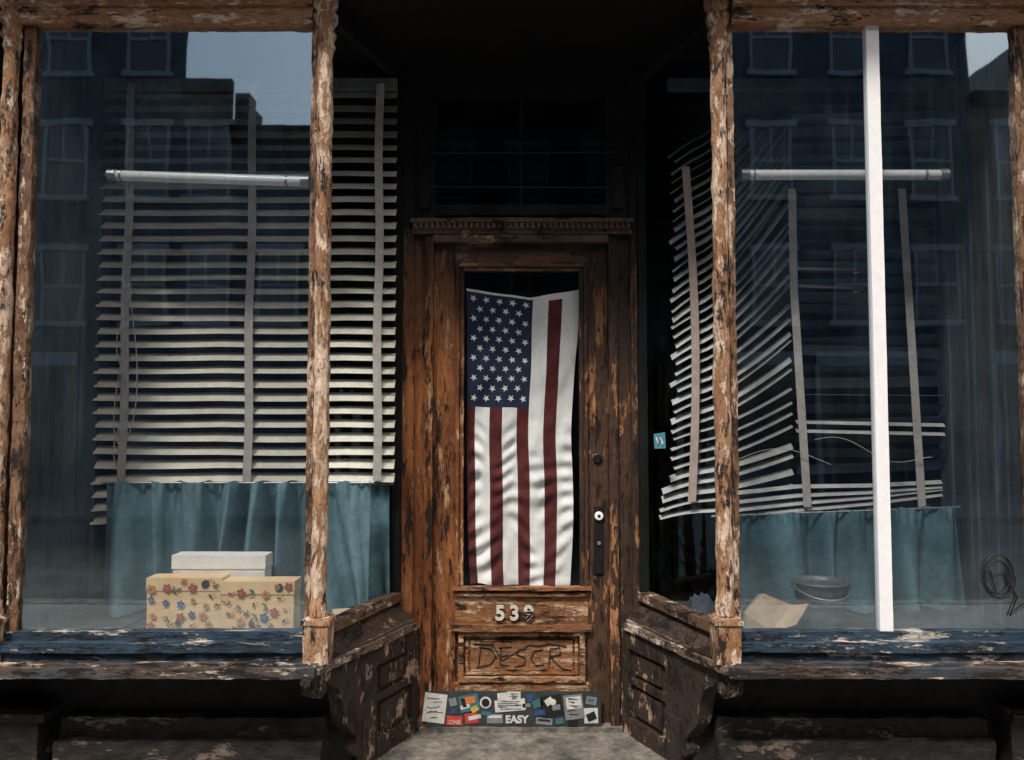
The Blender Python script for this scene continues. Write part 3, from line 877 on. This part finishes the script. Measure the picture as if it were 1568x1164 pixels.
for (ua, ub, va, vb, y) in ((655, 680, 1062, 1097, .5945), (762, 800, 1069, 1082, .5945), (868, 888, 1063, 1092, .5938), (779, 794, 1057, 1066, .594)):
    for k in range(5):
        sc.append([(KX(rnd.uniform(ua, ub)), y, KZ(va + (vb - va) * (k + .5 * rnd.random()) / 5)) for q in range(4)])
stroke('sticker_scribbles', sc, .0012, M_ink, st)
# cyan sticker on the right side window
M, L = side_frame(1)
Pm = []
for a, z_ in ((.42, 1.485), (.52, 1.48), (.525, 1.545), (.425, 1.555)): Pm.append(tuple(M @ Vector((a, .004, z_))))
mk('window_sticker', Pm, [(0, 1, 2, 3)], SM['cyan'])
Pm = [tuple(M @ Vector((.44 + .06 * i / 3, .006, 1.50 + .03 * (i % 2)))) for i in range(4)]
stroke('window_sticker_print', [Pm], .003, SM['white'], bpy.data.objects['window_sticker'])

# ------------------------------------------------------------------ street
M_asph = plain('asphalt', (.05, .05, .052), .9, .3, 3, bump=.004)
M_pave = plain('concrete_paving', (.22, .215, .205), .9, .3, 2, bump=.003)
M_pave2 = plain('dimmed_far_paving', (.09, .09, .092), .9, .3, 2, bump=.003)  # far pavement darkened to dim its bright reflection in the panes
def sheet(name, x0, x1, y0, y1, z, mat): return mk(name, [(x0, y0, z), (x1, y0, z), (x1, y1, z), (x0, y1, z)], [(0, 1, 2, 3)], mat)
sheet('ground', -400, 400, -400, 400, -.16, plain('ground_dirt', (.08, .075, .07), .95, .3, .5))
sheet('road', -80, 80, -10.5, -4.2, -.13, M_asph)
sw = empty('sidewalk')
b = B(); x = -12
while x < 12:
    y = -4.0
    while y < .6:
        b.box(x + .005, x + 1.495, y + .005, min(y + 1.495, .7), -.05, .0); y += 1.5
    x += 1.5
b.done('paving_slabs', M_pave, sw); B().box(-80, 80, -4.02, .7, -.16, -.012).done('bed', M_pave, sw)
B().box(-80, 80, -4.2, -4.02, -.16, .0).done('kerb', M_stone, sw)
sw = empty('sidewalk'); B().box(-80, 80, -15, -10.65, -.16, -.01).done('bed', M_pave2, sw); B().box(-80, 80, -10.65, -10.5, -.16, .0).done('kerb', M_pave2, sw)

def opp(x0, x1, h, mat, seed, xb0=None, xb1=None):
    e = empty('brick_building'); rnd = random.Random(seed)
    xb0 = x0 if xb0 is None else xb0; xb1 = x1 if xb1 is None else xb1
    B().prism([(x0, -15), (xb0, -26), (xb1, -26), (x1, -15)], 0, h).done('walls', mat, e, normals=True)
    B().box(x0, x1, -15.0, -14.8, h - .35, h - .02).done('cornice', M_dark, e)
    b = B(); p = B(); w = x1 - x0; n = max(1, int(w / 1.7)); sp = w / n
    z = 3.9
    while z + 1.9 < h:
        for i in range(n):
            cx = x0 + sp * (i + .5)
            if sp < .9: continue
            hw = .48
            b.box(cx - hw - .08, cx + hw + .08, -15.0, -14.9, z - .12, z); b.box(cx - hw - .08, cx + hw + .08, -15.0, -14.93, z + 1.6, z + 1.75)
            b.box(cx - hw, cx - hw + .07, -15, -14.95, z, z + 1.6); b.box(cx + hw - .07, cx + hw, -15, -14.95, z, z + 1.6)
            b.box(cx - hw + .07, cx + hw - .07, -15, -14.95, z + .77, z + .84); b.box(cx - .025, cx + .025, -15, -14.96, z + .84, z + 1.6)
            p.box(cx - hw + .07, cx + hw - .07, -15, -14.98, z, z + 1.6)
        z += 2.9
    i = x0 + .4
    while i + 2.4 < x1:
        p.box(i, i + 2.2, -15, -14.97, .6, 2.9); b.box(i - .05, i + 2.25, -15, -14.93, 2.9, 3.2); b.box(i - .1, i, -15, -14.9, 0, 2.9); i += 2.7
    if b.f: b.done('window_frames', M_frame, e)
    if p.f: p.done('window_panes', M_pane, e)
opp(-26, -7.5, 13, M_br2, 1, None, -13)
opp(-7.5, -6.45, 9.5, M_br3, 2, -13, -11.5)
opp(-6.45, -4.2, 8.4, M_br2, 3, -11.5, -4.2)
opp(-4.2, 10.6, 13, M_br2, 4)
opp(10.6, 14.5, 9.2, M_br, 5)
opp(14.5, 30, 12.5, M_br2, 6)
wt = empty('roof_chimney'); b = B(); b.prism([(-6.45, -15.1), (-6.45, -15.6), (-6.1, -15.6), (-6.1, -15.1)], 8.4, 9.25); b.box(-6.1, -5.95, -15.6, -15.1, 8.4, 8.85); b.done('stack', M_br3, wt)

# ------------------------------------------------------------------ light, world, camera
w = bpy.data.worlds.new('World'); S.world = w; w.use_nodes = True
nt = w.node_tree
bg = nt.nodes['Background']; sky = nt.nodes.new('ShaderNodeTexSky'); sky.sky_type = 'NISHITA'; sky.sun_disc = False
EL = 56; AZ = -28
sky.sun_elevation = R(EL); sky.sun_rotation = R(180 + AZ); sky.dust_density = 5.0; sky.air_density = 1.3
nt.links.new(sky.outputs[0], bg.inputs[0]); bg.inputs[1].default_value = .15
sun = bpy.data.lights.new('sun', 'SUN'); sun.energy = 4.3; sun.angle = R(10); sun.color = (1, .93, .84)
so = bpy.data.objects.new('sun', sun); S.collection.objects.link(so)
dirv = Vector((-math.sin(R(AZ)) * math.cos(R(EL)), math.cos(R(AZ)) * math.cos(R(EL)), -math.sin(R(EL))))
so.rotation_euler = dirv.to_track_quat('-Z', 'Y').to_euler(); so.location = (0, -8, 12)
cam = bpy.data.cameras.new('camera'); cam.sensor_width = 36; cam.lens = 1220 / 1568 * 36; cam.clip_end = 1500
co = bpy.data.objects.new('camera', cam); S.collection.objects.link(co)
co.location = (0, -3.08, 1.6); co.rotation_euler = (R(93), 0, 0)
S.camera = co
S.view_settings.view_transform = 'Standard'; S.view_settings.look = 'None'; S.view_settings.exposure = 0
